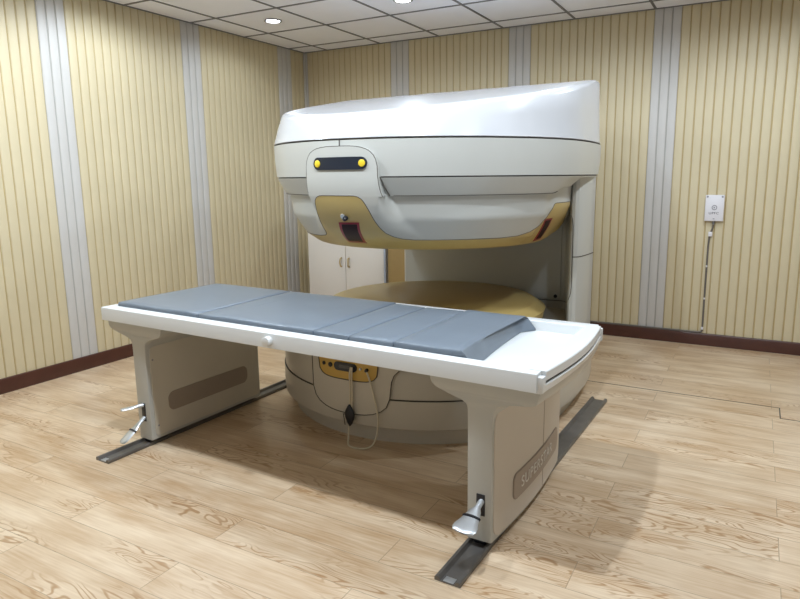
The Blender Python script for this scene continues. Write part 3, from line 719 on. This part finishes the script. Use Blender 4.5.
pts = [(3.782, -0.017, 0.936), (3.777, -0.014, 0.905), (3.764, -0.010, 0.86), (3.758, -0.009, 0.79), (3.757, -0.009, 0.67), (3.757, -0.009, 0.50), (3.757, -0.009, 0.30), (3.758, -0.010, 0.16), (3.757, -0.011, 0.118), (3.745, -0.013, 0.104), (3.70, -0.012, 0.1015), (3.60, -0.011, 0.1015), (3.45, -0.011, 0.1015), (3.30, -0.011, 0.1015), (3.10, -0.011, 0.1015), (2.9, -0.011, 0.1015)]
bm = bmesh.new(); tube(bm, [p-Vector((3.76, -0.01, 0.1)) for p in spline(pts, 6)], 0.0068, 8); link('cord', bm, M['cablegrey'], cb)
for (x, z, s) in ((3.766, 0.865, 0.017), (3.757, 0.62, 0.007), (3.757, 0.37, 0.007), (3.757, 0.135, 0.010)):
    bm = bmesh.new(); box(bm, x-3.76-s*0.8, x-3.76+s*0.8, -0.011, 0.008, z-0.1-s, z-0.1+s, 0.002); link('cable_clip', bm, M['boxwhite'], cb)

# ------------------------------------------------------------------ cabinet seen through the gap
k = empty('storage_cabinet', (0.745, -0.24, 0)); tag(k, 'low white two-door storage cabinet against the back wall, seen through the scanner gap', 'cabinet')
X0, X1, Y0, Y1, HC = -0.43, 0.43, -0.22, 0.22, 0.86
bm = bmesh.new(); box(bm, X0, X1, Y0+0.02, Y1, 0.06, HC, 0.002); box(bm, X0+0.03, X1-0.03, Y0+0.05, Y1, 0.0, 0.06); link('carcass', bm, M['cabinet'], k)
for s in (-1, 1):
    a, b_ = (X0+0.004, -0.0025) if s < 0 else (0.0025, X1-0.018)
    bm = bmesh.new(); box(bm, a, b_, Y0, Y0+0.0195, 0.07, HC-0.01, 0.002); d = link('door', bm, M['cabinet'], k)
    bm = bmesh.new(); hx = s*0.042
    tube(bm, spline([(hx, Y0, 0.575), (hx, Y0-0.022, 0.57), (hx+s*0.004, Y0-0.028, 0.535), (hx, Y0-0.022, 0.50), (hx, Y0, 0.495)], 5), 0.0065, 8); link('handle', bm, M['brass'], d)
bm = bmesh.new(); box(bm, X1-0.016, X1+0.002, Y0-0.001, Y0+0.02, 0.07, HC-0.01, 0.002); link('edge_strip', bm, mat('blue_grey_strip', (0.42, 0.47, 0.58), 0.4, noise=0.03), k)

k = empty('side_board', (1.40, -0.22, 0)); tag(k, 'low tan wooden sideboard right of the white cabinet, a sliver seen through the scanner gap', 'sideboard')
M['tan'] = mat('tan_wood_veneer', (0.42, 0.29, 0.12), 0.45, noise=0.12, nscale=7)
bm = bmesh.new(); box(bm, -0.215, 0.30, -0.20, 0.20, 0.05, 0.82, 0.003); box(bm, -0.19, 0.28, -0.17, 0.18, 0.0, 0.05); link('carcass', bm, M['tan'], k)
bm = bmesh.new(); box(bm, -0.210, 0.295, -0.22, -0.2005, 0.06, 0.81, 0.002); link('door', bm, M['tan'], k)

# ------------------------------------------------------------------ camera
yaw, pitch, roll, fpx, CX, CY = -0.497, 0.177, -0.009, 629.315, 414.109, 289.157
f = Vector((math.sin(yaw)*math.cos(pitch), math.cos(yaw)*math.cos(pitch), -math.sin(pitch)))
r = Vector((math.cos(yaw), -math.sin(yaw), 0)); u = r.cross(f)
r2 = r*math.cos(roll)+u*math.sin(roll); u2 = -r*math.sin(roll)+u*math.cos(roll)
cd = bpy.data.cameras.new('camera'); cam = bpy.data.objects.new('camera', cd); C.objects.link(cam)
mm = Matrix((r2, u2, -f)).transposed().to_4x4(); mm.translation = Vector((4.060, -5.244, 1.311)); cam.matrix_world = mm
cd.sensor_fit = 'HORIZONTAL'; cd.sensor_width = 36; cd.lens = fpx/800*36; cd.shift_x = -(CX-400)/800; cd.shift_y = -(299.5-CY)/800; cd.clip_start = 0.02
bpy.context.scene.camera = cam

w = bpy.data.worlds.new('world'); bpy.context.scene.world = w; w.use_nodes = True
w.node_tree.nodes['Background'].inputs[0].default_value = (0.8, 0.85, 0.95, 1); w.node_tree.nodes['Background'].inputs[1].default_value = 0.3
vs = bpy.context.scene.view_settings; vs.view_transform = 'Standard'; vs.look = 'None'; vs.exposure = 0.0; vs.gamma = 1.0; vs.use_curve_mapping = False
cy_ = bpy.context.scene.cycles
cy_.max_bounces = 8; cy_.diffuse_bounces = 5; cy_.sample_clamp_indirect = 4.0
